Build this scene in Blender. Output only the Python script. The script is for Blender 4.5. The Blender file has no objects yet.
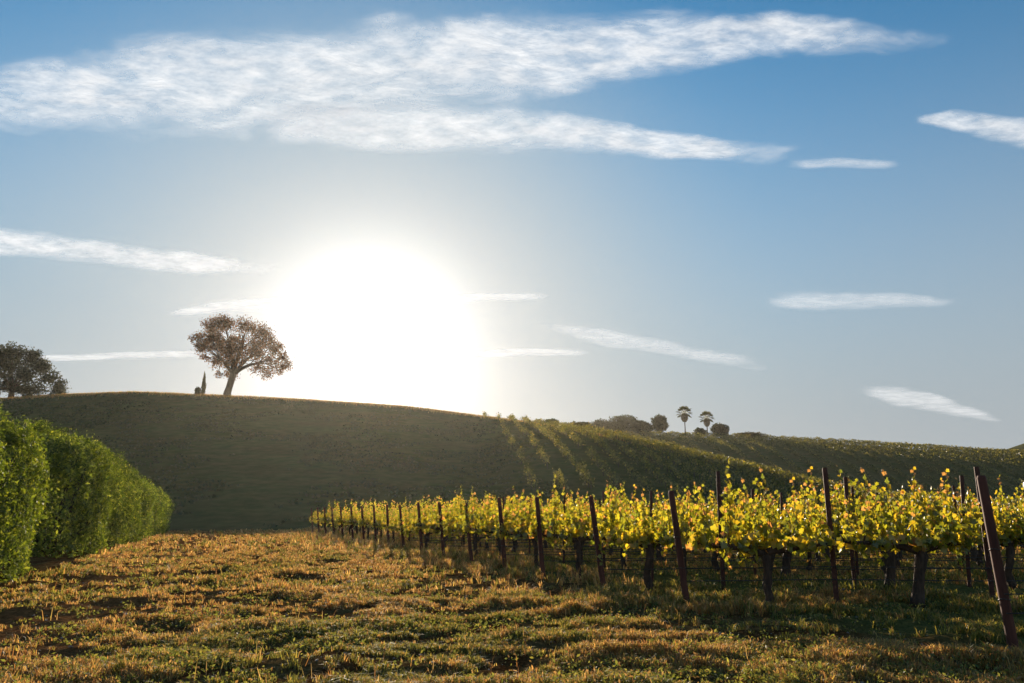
import bpy, math, random
import numpy as np

R = math.radians
rng = np.random.default_rng(7)
random.seed(7)
sc = bpy.context.scene
C = sc.collection

# ------------------------------------------------------------------ camera
F, CX, CY, W, H_ = 796.4, 512.0, 341.5, 1024, 683
PITCH = R(12.1)
EYE = 1.5
cam = bpy.data.objects.new('camera', bpy.data.cameras.new('camera'))
C.objects.link(cam)
cam.location = (0, 0, EYE)
cam.rotation_euler = (R(90) + PITCH, 0, 0)
cam.data.sensor_width = 36
cam.data.lens = 28
cam.data.clip_start = 0.1
cam.data.clip_end = 90000
sc.camera = cam

# ------------------------------------------------------------------ sun, sky, exposure
SUN_EL, SUN_AZ = R(11.4), R(-10.3)          # azimuth from +Y towards +X
SD = (math.sin(SUN_AZ) * math.cos(SUN_EL), math.cos(SUN_AZ) * math.cos(SUN_EL), math.sin(SUN_EL))
SUN_STRENGTH = 5.0
SKY_STRENGTH = 0.065
sun = bpy.data.objects.new('sun', bpy.data.lights.new('sun', 'SUN'))
C.objects.link(sun)
sun.data.energy = SUN_STRENGTH
sun.data.angle = R(0.5)
sun.data.color = (1.0, 0.84, 0.64)
from mathutils import Vector
sun.rotation_euler = Vector(SD).to_track_quat('Z', 'Y').to_euler()

world = bpy.data.worlds.new('World')
sc.world = world
world.use_nodes = True
nt = world.node_tree
nt.nodes.clear()
N = nt.nodes.new
L = nt.links.new
out = N('ShaderNodeOutputWorld')
bg = N('ShaderNodeBackground')
sky = N('ShaderNodeTexSky')
sky.sky_type = 'NISHITA'
sky.sun_disc = False
sky.sun_elevation = SUN_EL
sky.sun_rotation = SUN_AZ
sky.air_density = 1.0
sky.dust_density = 0.3
sky.ozone_density = 2.5
bg.inputs['Strength'].default_value = SKY_STRENGTH
# pale aureole of moist air round the sun, by angle from the sun
geo = N('ShaderNodeTexCoord')
nrm = N('ShaderNodeVectorMath'); nrm.operation = 'NORMALIZE'
L(geo.outputs['Generated'], nrm.inputs[0])
dot = N('ShaderNodeVectorMath'); dot.operation = 'DOT_PRODUCT'
L(nrm.outputs[0], dot.inputs[0]); dot.inputs[1].default_value = SD
def wm(op, a, b=None):
    n = N('ShaderNodeMath'); n.operation = op
    for i, v in enumerate((a, b)):
        if v is None: continue
        if isinstance(v, (int, float)): n.inputs[i].default_value = v
        else: L(v, n.inputs[i])
    return n.outputs[0]
ang = wm('ARCCOSINE', wm('MINIMUM', dot.outputs['Value'], 0.999999))
g1 = wm('MULTIPLY', wm('EXPONENT', wm('MULTIPLY', wm('POWER', wm('DIVIDE', ang, R(2.5)), 1.2), -1.0)), 36.0)
g2 = wm('MULTIPLY', wm('EXPONENT', wm('MULTIPLY', wm('POWER', wm('DIVIDE', ang, R(15)), 1.3), -1.0)), .45)
g3 = wm('MULTIPLY', wm('EXPONENT', wm('MULTIPLY', wm('DIVIDE', ang, R(5.6)), -1.0)), 9.0)
glow = wm('ADD', wm('ADD', g1, g2), g3)
gcol = N('ShaderNodeVectorMath'); gcol.operation = 'SCALE'
gcol.inputs[0].default_value = (1.0, 0.94, 0.86)
L(glow, gcol.inputs['Scale'])
hsv = N('ShaderNodeHueSaturation')
hsv.inputs['Saturation'].default_value = 1.0
tint = N('ShaderNodeVectorMath'); tint.operation = 'MULTIPLY'
tint.inputs[1].default_value = (.38, .92, 1.08)
L(sky.outputs[0], tint.inputs[0])
sepd = N('ShaderNodeSeparateXYZ'); L(nrm.outputs[0], sepd.inputs[0])
low = N('ShaderNodeMapRange'); low.interpolation_type = 'SMOOTHSTEP'
low.inputs['From Min'].default_value = .06; low.inputs['From Max'].default_value = .60
L(sepd.outputs['Z'], low.inputs['Value'])
mixs = N('ShaderNodeMix'); mixs.data_type = 'RGBA'
farsun = N('ShaderNodeMapRange'); farsun.interpolation_type = 'SMOOTHSTEP'
farsun.inputs['From Min'].default_value = R(6); farsun.inputs['From Max'].default_value = R(31)
L(ang, farsun.inputs['Value'])
lowf_ = wm('MULTIPLY', low.outputs[0], farsun.outputs[0])
L(lowf_, mixs.inputs[0]); mixs.inputs[6].default_value = (3.0, 3.4, 3.7, 1); L(tint.outputs[0], mixs.inputs[7])
L(mixs.outputs[2], hsv.inputs['Color'])
add = N('ShaderNodeVectorMath'); add.operation = 'ADD'
L(hsv.outputs[0], add.inputs[0]); L(gcol.outputs[0], add.inputs[1])
L(add.outputs[0], bg.inputs['Color'])
L(bg.outputs[0], out.inputs['Surface'])

sc.view_settings.view_transform = 'Standard'
sc.view_settings.look = 'None'
sc.view_settings.gamma = 1.0
sc.view_settings.use_curve_mapping = False
sc.view_settings.exposure = 1.0
sc.render.engine = 'CYCLES'
sc.cycles.use_denoising = True
sc.cycles.max_bounces = 4
sc.cycles.diffuse_bounces = 2
sc.cycles.glossy_bounces = 2
sc.cycles.transmission_bounces = 2
sc.cycles.transparent_max_bounces = 24
sc.cycles.sample_clamp_indirect = 6.0

# ------------------------------------------------------------------ helpers
def ray(px, py):
    u, v = (px - CX) / F, (CY - py) / F
    return u, math.cos(PITCH) - v * math.sin(PITCH), math.sin(PITCH) + v * math.cos(PITCH)
def tan_el(py):
    _, y, z = ray(CX, py); return z / y
def on_flat(px, py):
    x, y, z = ray(px, py); s = -EYE / z
    return x * s, y * s
def x_at(px, depth, py=520):
    return (px - CX) / F * (depth * math.cos(PITCH) - EYE * math.sin(PITCH))

def _hash(ix, iy, s):
    h = (ix.astype(np.int64) * 374761393 + iy.astype(np.int64) * 668265263 + s * 2147483647) & 0xffffffff
    h = ((h ^ (h >> 13)) * 1274126177) & 0xffffffff
    return ((h ^ (h >> 16)) & 0xffff) / 65535.0
def vn(x, y, s=0):
    x = np.asarray(x, float); y = np.asarray(y, float)
    ix, iy = np.floor(x), np.floor(y)
    fx, fy = x - ix, y - iy
    fx = fx * fx * (3 - 2 * fx); fy = fy * fy * (3 - 2 * fy)
    a, b = _hash(ix, iy, s), _hash(ix + 1, iy, s)
    c, d = _hash(ix, iy + 1, s), _hash(ix + 1, iy + 1, s)
    return (a * (1 - fx) + b * fx) * (1 - fy) + (c * (1 - fx) + d * fx) * fy
def fbm(x, y, s=0, o=4):
    v = 0; a = .5; t = 0
    for k in range(o):
        v = v + a * vn(x * 2 ** k, y * 2 ** k, s + k * 17); t += a; a *= .5
    return v / t
def sst(t):
    t = np.clip(t, 0, 1); return t * t * (3 - 2 * t)

class MB:
    """collects vertices and faces, built once as ONE mesh object"""
    def __init__(s): s.v = []; s.f = {3: [], 4: []}; s.c = []; s.n = 0
    def add(s, v, f, col=None):
        v = np.asarray(v, float).reshape(-1, 3); f = np.asarray(f, int)
        s.f[f.shape[1]].append(f + s.n); s.v.append(v); s.n += len(v)
        if col is None: col = (1, 1, 1)
        col = np.asarray(col, float)
        if col.ndim == 1: col = np.tile(col, (len(v), 1))
        s.c.append(col)
    def mesh(s, name, smooth=False):
        v = np.concatenate(s.v); c = np.concatenate(s.c)
        m = bpy.data.meshes.new(name)
        t = np.concatenate(s.f[3]) if s.f[3] else np.zeros((0, 3), int)
        q = np.concatenate(s.f[4]) if s.f[4] else np.zeros((0, 4), int)
        loops = np.concatenate([t.ravel(), q.ravel()]).astype(np.int32)
        starts = np.concatenate([np.arange(len(t)) * 3, len(t) * 3 + np.arange(len(q)) * 4]).astype(np.int32)
        m.vertices.add(len(v)); m.vertices.foreach_set('co', v.astype(np.float32).ravel())
        m.loops.add(len(loops)); m.loops.foreach_set('vertex_index', loops)
        m.polygons.add(len(starts)); m.polygons.foreach_set('loop_start', starts)
        if smooth: m.polygons.foreach_set('use_smooth', np.ones(len(starts), bool))
        a = m.color_attributes.new('Col', 'FLOAT_COLOR', 'POINT')
        a.data.foreach_set('color', np.concatenate([c, np.ones((len(c), 1))], 1).astype(np.float32).ravel())
        m.update(calc_edges=True); m.validate()
        return m
    def build(s, name, mat, parent=None, smooth=False):
        m = s.mesh(name, smooth); m.materials.append(mat)
        return link(name, m, parent)
def link(name, m, parent=None):
    o = bpy.data.objects.new(name, m); C.objects.link(o)
    if parent: o.parent = parent
    return o
def tag(o, label=None, cat=None, group=None, kind=None):
    if label: o['label'] = label
    if cat: o['category'] = cat
    if group: o['group'] = group
    if kind: o['kind'] = kind
    return o
def empty(name, loc, rz=0, scale=1):
    o = bpy.data.objects.new(name, None); C.objects.link(o)
    o.empty_display_size = .2
    o.location = loc; o.rotation_euler = (0, 0, rz); o.scale = (scale,) * 3 if not hasattr(scale, '__len__') else scale
    return o
KIDS = {}
def copy_tree(o, loc, rz=0, scale=(1, 1, 1)):
    c = o.copy(); C.objects.link(c)
    c.location = loc; c.rotation_euler = (0, 0, rz); c.scale = scale
    for ch in KIDS[o.name]:
        d = ch.copy(); C.objects.link(d); d.parent = c
    return c

def tube(pts, rad, sides=8, lump=0.0, cap=True):
    pts = np.asarray(pts, float); n = len(pts)
    rad = np.broadcast_to(np.asarray(rad, float), (n,))
    tan = np.gradient(pts, axis=0); tan /= np.linalg.norm(tan, axis=1)[:, None] + 1e-9
    up = np.array([0, 0, 1.]) if abs(tan[0, 2]) < .9 else np.array([1., 0, 0])
    vs = []
    for i in range(n):
        a = np.cross(tan[i], up); a /= np.linalg.norm(a) + 1e-9
        b = np.cross(tan[i], a); up = -np.cross(tan[i], a) if False else up
        th = np.arange(sides) * 2 * math.pi / sides
        r = rad[i] * (1 + lump * (rng.random(sides) - .5))
        vs.append(pts[i] + np.outer(np.cos(th) * r, a) + np.outer(np.sin(th) * r, b))
    v = np.concatenate(vs)
    f = []
    for i in range(n - 1):
        for k in range(sides):
            k2 = (k + 1) % sides
            f.append((i * sides + k, i * sides + k2, (i + 1) * sides + k2, (i + 1) * sides + k))
    f = np.array(f)
    ftri = []
    if cap:
        v = np.concatenate([v, pts[-1:][:] , pts[:1]])
        t = n * sides
        for k in range(sides):
            k2 = (k + 1) % sides
            ftri.append(((n - 1) * sides + k, (n - 1) * sides + k2, t)); ftri.append((k2, k, t + 1))
    return v, f, np.array(ftri) if ftri else None
def add_tube(mb, pts, rad, sides=8, lump=0.0, col=None, cap=True):
    v, f, t = tube(pts, rad, sides, lump, cap)
    base = mb.n
    mb.add(v, f, col)
    if t is not None: mb.f[3].append(t + base)
def curve(p0, p1, n, bend, sag=0.0):
    t = np.linspace(0, 1, n)[:, None]
    p = np.asarray(p0) * (1 - t) + np.asarray(p1) * t
    w = np.cumsum((rng.random((n, 3)) - .5), axis=0); w -= w[0] * (1 - t) + w[-1] * t
    p = p + w * bend
    p[:, 2] += sag * np.sin(t[:, 0] * math.pi)
    return p

# leaf outlines: (points, triangles)
def fan(pts):
    n = len(pts)
    P = np.array([(0, .42, -.05)] + pts, float)
    T = np.array([(0, 1 + i, 1 + (i + 1) % n) for i in range(n)])
    return P, T
GRAPE = fan([(0, 0, 0), (.32, -.1, .1), (.34, .22, .06), (.58, .36, .12), (.3, .62, .05), (0, 1, .12), (-.3, .62, .05), (-.58, .36, .12), (-.34, .22, .06), (-.32, -.1, .1)])
OVAL = (np.array([(0, 0, 0), (.24, .45, .09), (0, 1, 0), (-.24, .45, .09)], float), np.array([(0, 1, 2), (0, 2, 3)]))
CHIP = (np.array([(0, -.5, 0), (.42, .1, .14), (0, .6, 0), (-.42, .1, .14)], float), np.array([(0, 1, 2), (0, 2, 3)]))
def leaves(mb, cen, nor, size, shape, col, down=0.0):
    n = len(cen); P, T = shape
    nor = nor / (np.linalg.norm(nor, axis=1)[:, None] + 1e-9)
    r = rng.normal(size=(n, 3)); r[:, 2] -= down
    t = np.cross(nor, r); t /= np.linalg.norm(t, axis=1)[:, None] + 1e-9
    b = np.cross(t, nor)
    b = np.where((b[:, 2] > 0)[:, None] & (down > 0), -b, b)
    size = np.broadcast_to(size, (n,))
    v = cen[:, None, :] + size[:, None, None] * (P[None, :, 0, None] * t[:, None] + P[None, :, 1, None] * b[:, None] + P[None, :, 2, None] * nor[:, None])
    f = (T[None] + (np.arange(n) * len(P))[:, None, None]).reshape(-1, 3)
    mb.add(v.reshape(-1, 3), f, np.repeat(col, len(P), axis=0))
def mixcol(n, cols, w, jit=.18):
    cols = np.array(cols); k = rng.choice(len(cols), n, p=np.array(w) / np.sum(w))
    return cols[k] * (1 + jit * rng.normal(size=(n, 1))).clip(.4, 1.7)

# ------------------------------------------------------------------ materials
def mat(name):
    m = bpy.data.materials.new(name); m.use_nodes = True
    m.node_tree.nodes.clear(); return m, m.node_tree
def leaf_mat(name, trans=.5, gloss=.05, rough=.45, tint=(1, 1, 1), tgain=(1.3, 1.25, .8), rnd=.15):
    m, t = mat(name); n = t.nodes.new; l = t.links.new
    at = n('ShaderNodeAttribute'); at.attribute_name = 'Col'
    oi = n('ShaderNodeObjectInfo')
    mr = n('ShaderNodeMapRange'); mr.inputs['To Min'].default_value = 1 - rnd; mr.inputs['To Max'].default_value = 1 + rnd
    l(oi.outputs['Random'], mr.inputs['Value'])
    sc_ = n('ShaderNodeVectorMath'); sc_.operation = 'SCALE'; l(at.outputs['Color'], sc_.inputs[0]); l(mr.outputs[0], sc_.inputs['Scale'])
    ti = n('ShaderNodeVectorMath'); ti.operation = 'MULTIPLY'; l(sc_.outputs[0], ti.inputs[0]); ti.inputs[1].default_value = tint
    tg = n('ShaderNodeVectorMath'); tg.operation = 'MULTIPLY'; l(ti.outputs[0], tg.inputs[0]); tg.inputs[1].default_value = tgain
    d = n('ShaderNodeBsdfDiffuse'); l(ti.outputs[0], d.inputs[0])
    tr = n('ShaderNodeBsdfTranslucent'); l(tg.outputs[0], tr.inputs[0])
    mx = n('ShaderNodeMixShader'); mx.inputs[0].default_value = trans; l(d.outputs[0], mx.inputs[1]); l(tr.outputs[0], mx.inputs[2])
    g = n('ShaderNodeBsdfGlossy'); g.inputs['Roughness'].default_value = rough; g.inputs[0].default_value = (1, 1, 1, 1)
    m2 = n('ShaderNodeMixShader'); m2.inputs[0].default_value = gloss; l(mx.outputs[0], m2.inputs[1]); l(g.outputs[0], m2.inputs[2])
    o = n('ShaderNodeOutputMaterial'); l(m2.outputs[0], o.inputs[0])
    return m
def rough_mat(name, c1, c2, scale=8, bump=.3, rough=.85, stretch=(1, 1, 1), dist=.02, spec=.3, metal=0):
    m, t = mat(name); n = t.nodes.new; l = t.links.new
    tc = n('ShaderNodeTexCoord'); mp = n('ShaderNodeMapping'); mp.inputs['Scale'].default_value = stretch
    l(tc.outputs['Object'], mp.inputs[0])
    no = n('ShaderNodeTexNoise'); no.inputs['Scale'].default_value = scale; no.inputs['Detail'].default_value = 8; no.inputs['Roughness'].default_value = .65
    l(mp.outputs[0], no.inputs['Vector'])
    cr = n('ShaderNodeValToRGB'); cr.color_ramp.elements[0].position = .32; cr.color_ramp.elements[1].position = .7
    cr.color_ramp.elements[0].color = (*c1, 1); cr.color_ramp.elements[1].color = (*c2, 1)
    l(no.outputs[0], cr.inputs[0])
    b = n('ShaderNodeBump'); b.inputs['Strength'].default_value = bump; b.inputs['Distance'].default_value = dist; l(no.outputs[0], b.inputs['Height'])
    p = n('ShaderNodeBsdfPrincipled'); p.inputs['Roughness'].default_value = rough; p.inputs['Specular IOR Level'].default_value = spec; p.inputs['Metallic'].default_value = metal
    l(cr.outputs[0], p.inputs['Base Color']); l(b.outputs[0], p.inputs['Normal'])
    o = n('ShaderNodeOutputMaterial'); l(p.outputs[0], o.inputs[0])
    return m
M_VLEAF = leaf_mat('vine_leaf', .62, .05, .4, tgain=(1.5, 1.2, .5))
M_HLEAF = leaf_mat('hedge_leaf', .36, .03, .5, tgain=(1.4, 1.4, .6))
M_TLEAF = leaf_mat('tree_leaf', .35, .03, .5)
M_GRASS = leaf_mat('grass_blade', .5, .03, .5, tgain=(1.3, 1.1, .8), rnd=0)
M_BARK = rough_mat('vine_bark', (.028, .018, .012), (.12, .075, .05), 14, .8, .9, (1, 1, .25), .03)
M_TBARK = rough_mat('tree_bark', (.05, .035, .025), (.14, .10, .07), 2, .8, .9, (1, 1, .3), .15)
M_WOOD = rough_mat('red_stained_wood', (.05, .018, .012), (.16, .055, .035), 9, .5, .75, (1, 1, .12), .01)
M_STEEL = rough_mat('rusty_steel', (.035, .014, .01), (.15, .05, .03), 22, .4, .6, (1, 1, .6), .004, .5, .25)
M_WIRE = rough_mat('dull_wire', (.03, .028, .026), (.12, .11, .10), 30, .1, .5, metal=.6)
M_STONE = rough_mat('field_stone', (.16, .12, .09), (.38, .30, .24), 12, .5, .9)

# ------------------------------------------------------------------ terrain
PXG = np.arange(-700, 1900, 10.0)
def tab(pairs): 
    a = np.array(pairs, float); return np.interp(PXG, a[:, 0], a[:, 1])
_T = np.linspace(0, 1, 201)
def prof(kind):
    if kind == 'grass':
        s = np.interp(_T, [0, .1, .45, .84, .93, 1], [0, .78, .95, 1.2, .8, 0])
    else:
        s = np.interp(_T, [0, .12, .48, .60, .9, 1], [0, 1, 1, .42, .34, 0])
    c = np.concatenate([[0], np.cumsum((s[1:] + s[:-1]) / 2)]); return c / c[-1]
P_G, P_S = prof('grass'), prof('spur')
HILLS = []
def hill(crest, ycrest, foot, w, back):
    Y, Ft, Wt = tab(ycrest), tab(foot), tab(w)
    T = np.array([tan_el(p) for p in tab(crest)])
    t = _T[1:]
    f = P_G[None, 1:] * (1 - Wt[:, None]) + P_S[None, 1:] * Wt[:, None]
    yy = Ft[:, None] + (Y - Ft)[:, None] * t[None]
    g = (T[:, None] * yy + EYE) / f
    H = g.min(1); k = g.argmin(1)
    yv = yy[np.arange(len(Y)), k]
    HILLS.append(dict(Y=Y, F=Ft, W=Wt, H=H, back=back, yv=yv))
hill([(-700, 440), (-300, 415), (-50, 402), (0, 400), (60, 396), (130, 393), (200, 396), (300, 401), (400, 407), (500, 419), (560, 428), (620, 441), (700, 460), (760, 474), (800, 485), (860, 498), (950, 507), (1100, 510), (1900, 511)],
     [(-700, 195), (500, 195), (620, 188), (860, 150), (1900, 140)],
     [(-700, 62), (300, 64), (1900, 66)], [(-700, 0), (480, 0), (600, 1), (1900, 1)], 70)
hill([(-700, 480), (400, 450), (560, 434), (640, 435), (740, 438.5), (800, 441.5), (900, 447), (960, 451), (1024, 455), (1200, 462), (1900, 480)],
     [(-700, 400), (1900, 400)], [(-700, 265), (1900, 265)], [(-700, 1), (1900, 1)], 100)
hill([(-700, 500), (860, 470), (940, 455), (985, 446), (1024, 438.5), (1100, 424), (1300, 420), (1900, 470)],
     [(-700, 640), (1900, 640)], [(-700, 470), (1900, 470)], [(-700, 0), (1900, 0)], 150)

ENDPX = [(1015, 9.1), (687, 13.5), (604, 16.2), (543, 18.9), (505, 21.6), (472, 24.3), (444, 27.0), (422, 29.7), (404, 32.4), (389, 35.1), (376, 37.8), (364, 40.5), (353, 43.2), (343, 45.9), (334, 48.6), (326, 51.3), (319, 54.0), (313, 56.7)]
ENDS = [(x_at(p, d), d) for p, d in ENDPX]
def end_x(y):
    return np.interp(y, [d for _, d in ENDS], [x for x, _ in ENDS])
HEDGE = [(-7.65, 8.0), (-12.5, 22.0), (-15.0, 29.0), (-28.0, 67.0)]
def hedge_x(y):
    return np.interp(y, [b for _, b in HEDGE], [a for a, _ in HEDGE])

def height(x, y, micro=True):
    x = np.asarray(x, float); y = np.asarray(y, float)
    a = np.clip(x / np.maximum(y, 20), -1.5, 1.5)
    px = CX + F * a * .998
    z = np.zeros_like(x)
    for h in HILLS:
        Y, Ft, Wt, Hh = (np.interp(px, PXG, h[k]) for k in ('Y', 'F', 'W', 'H'))
        t = (y - Ft) / (Y - Ft)
        up = np.interp(t, _T, P_G) * (1 - Wt) + np.interp(t, _T, P_S) * Wt
        dn = 1 - sst((y - Y) / h['back'])
        z = np.maximum(z, Hh * np.where(t <= 1, up, dn))
    hillm = sst((y - 60) / 20)
    z = z + hillm * (fbm(x / 14, y / 14, 5, 3) - .5) * .5
    if micro:
        r = np.hypot(x, y); m = sst((90 - r) / 60)
        z = z + m * ((fbm(x * .35, y * .35, 11, 3) - .5) * .10
                     + (fbm(x * 1.1, y * 1.9, 23, 3) - .5) * (.10 + .20 * fbm(x * .13 + 8, y * .13, 37, 2)) * sst((44 - r) / 20)
                     + (np.abs(fbm(x * 7, y * 8, 31, 2) - .5)) * .05 * sst((25 - r) / 12))
    return z
def gz(x, y): return float(height(np.array([x]), np.array([y]))[0])

rr = [0.0, 1, 2, 3, 4, 5, 5.6]
r_ = 6.0
while r_ < 20: rr.append(r_); r_ += .05 + .0025 * (r_ - 6)
while r_ < 420: rr.append(r_); r_ *= 1.0125
while r_ < 2000: rr.append(r_); r_ *= 1.08
rr = np.array(rr)
th = np.concatenate([np.linspace(R(-38), R(38), 400), np.linspace(R(38), R(322), 72)[1:-1]])
nr, nth = len(rr) - 1, len(th)
RR, TH = np.meshgrid(rr[1:], th, indexing='ij')
gx, gy = RR * np.sin(TH), RR * np.cos(TH)
gzz = height(gx, gy)
v = np.stack([gx, gy, gzz], -1).reshape(-1, 3)
v = np.concatenate([v, [[0, 0, float(gzz[0].mean())]]])
i, k = np.meshgrid(np.arange(nr - 1), np.arange(nth), indexing='ij'); k2 = (k + 1) % nth
q = np.stack([i * nth + k, i * nth + k2, (i + 1) * nth + k2, (i + 1) * nth + k], -1).reshape(-1, 4)[:, ::-1]
kk = np.arange(nth)
tr = np.stack([kk, (kk + 1) % nth, np.full(nth, nr * nth)], -1)
# Col: R = bare track beside the hedge, G = hillside pasture, B = vineyard ground
bare = np.exp(-((v[:, 0] - hedge_x(v[:, 1]) - 2.2 - .02 * v[:, 1]) / 1.5) ** 2) * (v[:, 1] < 64) * (v[:, 1] > -20)
hl = sst((v[:, 1] - 62) / 8)
vy = sst((v[:, 0] - end_x(v[:, 1]) + .5) / 1.5) * (1 - hl)
mb = MB(); mb.add(v, q, np.stack([bare, hl, vy], -1)); mb.f[3].append(tr)
m, t = mat('meadow_soil'); n = t.nodes.new; l = t.links.new
tc = n('ShaderNodeTexCoord'); at = n('ShaderNodeAttribute'); at.attribute_name = 'Col'
sp = n('ShaderNodeSeparateColor'); l(at.outputs['Color'], sp.inputs[0])
def noise(s, d=6, r=.6):
    o = n('ShaderNodeTexNoise'); o.inputs['Scale'].default_value = s; o.inputs['Detail'].default_value = d; o.inputs['Roughness'].default_value = r
    l(tc.outputs['Object'], o.inputs['Vector']); return o.outputs[0]
def ramp(src, stops):
    c = n('ShaderNodeValToRGB'); e = c.color_ramp.elements
    while len(e) < len(stops): e.new(.5)
    for q_, (p_, col) in zip(e, stops): q_.position = p_; q_.color = (*col, 1)
    l(src, c.inputs[0]); return c.outputs[0]
def mixc(f, a, b):
    o = n('ShaderNodeMix'); o.data_type = 'RGBA'
    for s_, i_ in ((f, 0), (a, 6), (b, 7)):
        if isinstance(s_, float): o.inputs[i_].default_value = s_
        else: l(s_, o.inputs[i_])
    return o.outputs[2]
n1 = noise(1.6); n2 = noise(14, 8, .7); n3 = noise(.09, 5); n4 = noise(.6, 5)
soil = ramp(n2, [(.3, (.030, .012, .004)), (.5, (.10, .042, .015)), (.72, (.28, .13, .048))])
dry = ramp(n2, [(.3, (.05, .035, .012)), (.55, (.17, .105, .04)), (.75, (.34, .21, .085))])
base = mixc(ramp(n1, [(.42, (0, 0, 0)), (.6, (1, 1, 1))]), soil, dry)
base = mixc(sp.outputs[0], base, ramp(n2, [(.3, (.09, .038, .014)), (.7, (.33, .155, .06))]))
vgr = ramp(n2, [(.3, (.045, .055, .015)), (.7, (.17, .15, .05))])
base = mixc(sp.outputs[2], base, vgr)
past = mixc(ramp(n3, [(.38, (0, 0, 0)), (.6, (1, 1, 1))]), ramp(n4, [(.3, (.065, .09, .030)), (.7, (.12, .135, .05))]), ramp(n4, [(.3, (.08, .085, .03)), (.7, (.13, .12, .05))]))
sx = n('ShaderNodeSeparateXYZ'); l(tc.outputs['Object'], sx.inputs[0])
wz = n('ShaderNodeMath'); wz.operation = 'MULTIPLY_ADD'; l(n3, wz.inputs[0]); wz.inputs[1].default_value = 6.0; l(sx.outputs['Z'], wz.inputs[2])
cz = n('ShaderNodeCombineXYZ'); l(wz.outputs[0], cz.inputs[2])
cn_ = n('ShaderNodeTexNoise'); cn_.inputs['Scale'].default_value = 1.1; cn_.inputs['Detail'].default_value = 5; cn_.inputs['Roughness'].default_value = .7; l(cz.outputs[0], cn_.inputs['Vector'])
past = mixc(ramp(cn_.outputs[0], [(.44, (0, 0, 0)), (.64, (.55, .55, .55))]), past, ramp(n4, [(.3, (.13, .10, .045)), (.7, (.20, .15, .065))]))
base = mixc(sp.outputs[1], base, past)
pb = n('ShaderNodeBsdfDiffuse'); pb.inputs['Roughness'].default_value = .6
bm_ = n('ShaderNodeBump'); bm_.inputs['Strength'].default_value = .6; bm_.inputs['Distance'].default_value = .06
l(n2, bm_.inputs['Height']); l(bm_.outputs[0], pb.inputs['Normal']); l(base, pb.inputs['Color'])
o_ = n('ShaderNodeOutputMaterial'); l(pb.outputs[0], o_.inputs[0])
ground = mb.build('ground', m, smooth=True)
tag(ground, kind='structure')

# ------------------------------------------------------------------ air
def make_haze():  # added haze volume: lifts the shaded hills and glows warm towards the sun
    mb = MB(); a = 2050; z0, z1 = -2.0, 85.0
    v = [(x, y, z) for z in (z0, z1) for x, y in ((-a, -a), (a, -a), (a, a), (-a, a))]
    mb.add(v, [(3, 2, 1, 0), (4, 5, 6, 7), (0, 1, 5, 4), (1, 2, 6, 5), (2, 3, 7, 6), (3, 0, 4, 7)])
    m, t = mat('haze'); pv = t.nodes.new('ShaderNodeVolumePrincipled'); o = t.nodes.new('ShaderNodeOutputMaterial')
    pv.inputs['Color'].default_value = (.96, .89, .76, 1); pv.inputs['Density'].default_value = HAZE; pv.inputs['Anisotropy'].default_value = HAZE_G
    t.links.new(pv.outputs[0], o.inputs['Volume'])
    o = mb.build('haze', m); tag(o, 'thin warm haze added over the vineyard and hills to lift their shade', 'haze', kind='stuff')
HAZE, HAZE_G = .000048, .74
make_haze()
sc.cycles.volume_bounces = 0

# ------------------------------------------------------------------ grass
def blades(mb, x, y, hgt, wid, lean, col, z=None):
    n = len(x); z = height(x, y) if z is None else z
    th = rng.random(n) * 2 * math.pi
    dx, dy = np.cos(th) * lean, np.sin(th) * lean
    ph = th + math.pi / 2 + rng.normal(size=n) * .5
    wx, wy = np.cos(ph) * wid / 2, np.sin(ph) * wid / 2
    v = np.empty((n, 5, 3))
    v[:, 0] = np.stack([x - wx, y - wy, z - .01], -1); v[:, 1] = np.stack([x + wx, y + wy, z - .01], -1)
    mx_, my_, mz = x + dx * hgt * .35, y + dy * hgt * .35, z + hgt * .6
    v[:, 2] = np.stack([mx_ - wx * .8, my_ - wy * .8, mz], -1); v[:, 3] = np.stack([mx_ + wx * .8, my_ + wy * .8, mz], -1)
    v[:, 4] = np.stack([x + dx * hgt, y + dy * hgt, z + hgt * (1 - .35 * lean)], -1)
    f = np.array([(0, 1, 3), (0, 3, 2), (2, 3, 4)])
    f = (f[None] + (np.arange(n) * 5)[:, None, None]).reshape(-1, 3)
    mb.add(v.reshape(-1, 3), f, np.repeat(col, 5, axis=0))
STRAW = np.array([(.50, .30, .10), (.60, .41, .16), (.36, .18, .065), (.42, .32, .09)])
GREEN = np.array([(.17, .18, .035), (.26, .25, .05), (.35, .30, .06), (.12, .14, .03)])
mb = MB()
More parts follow.
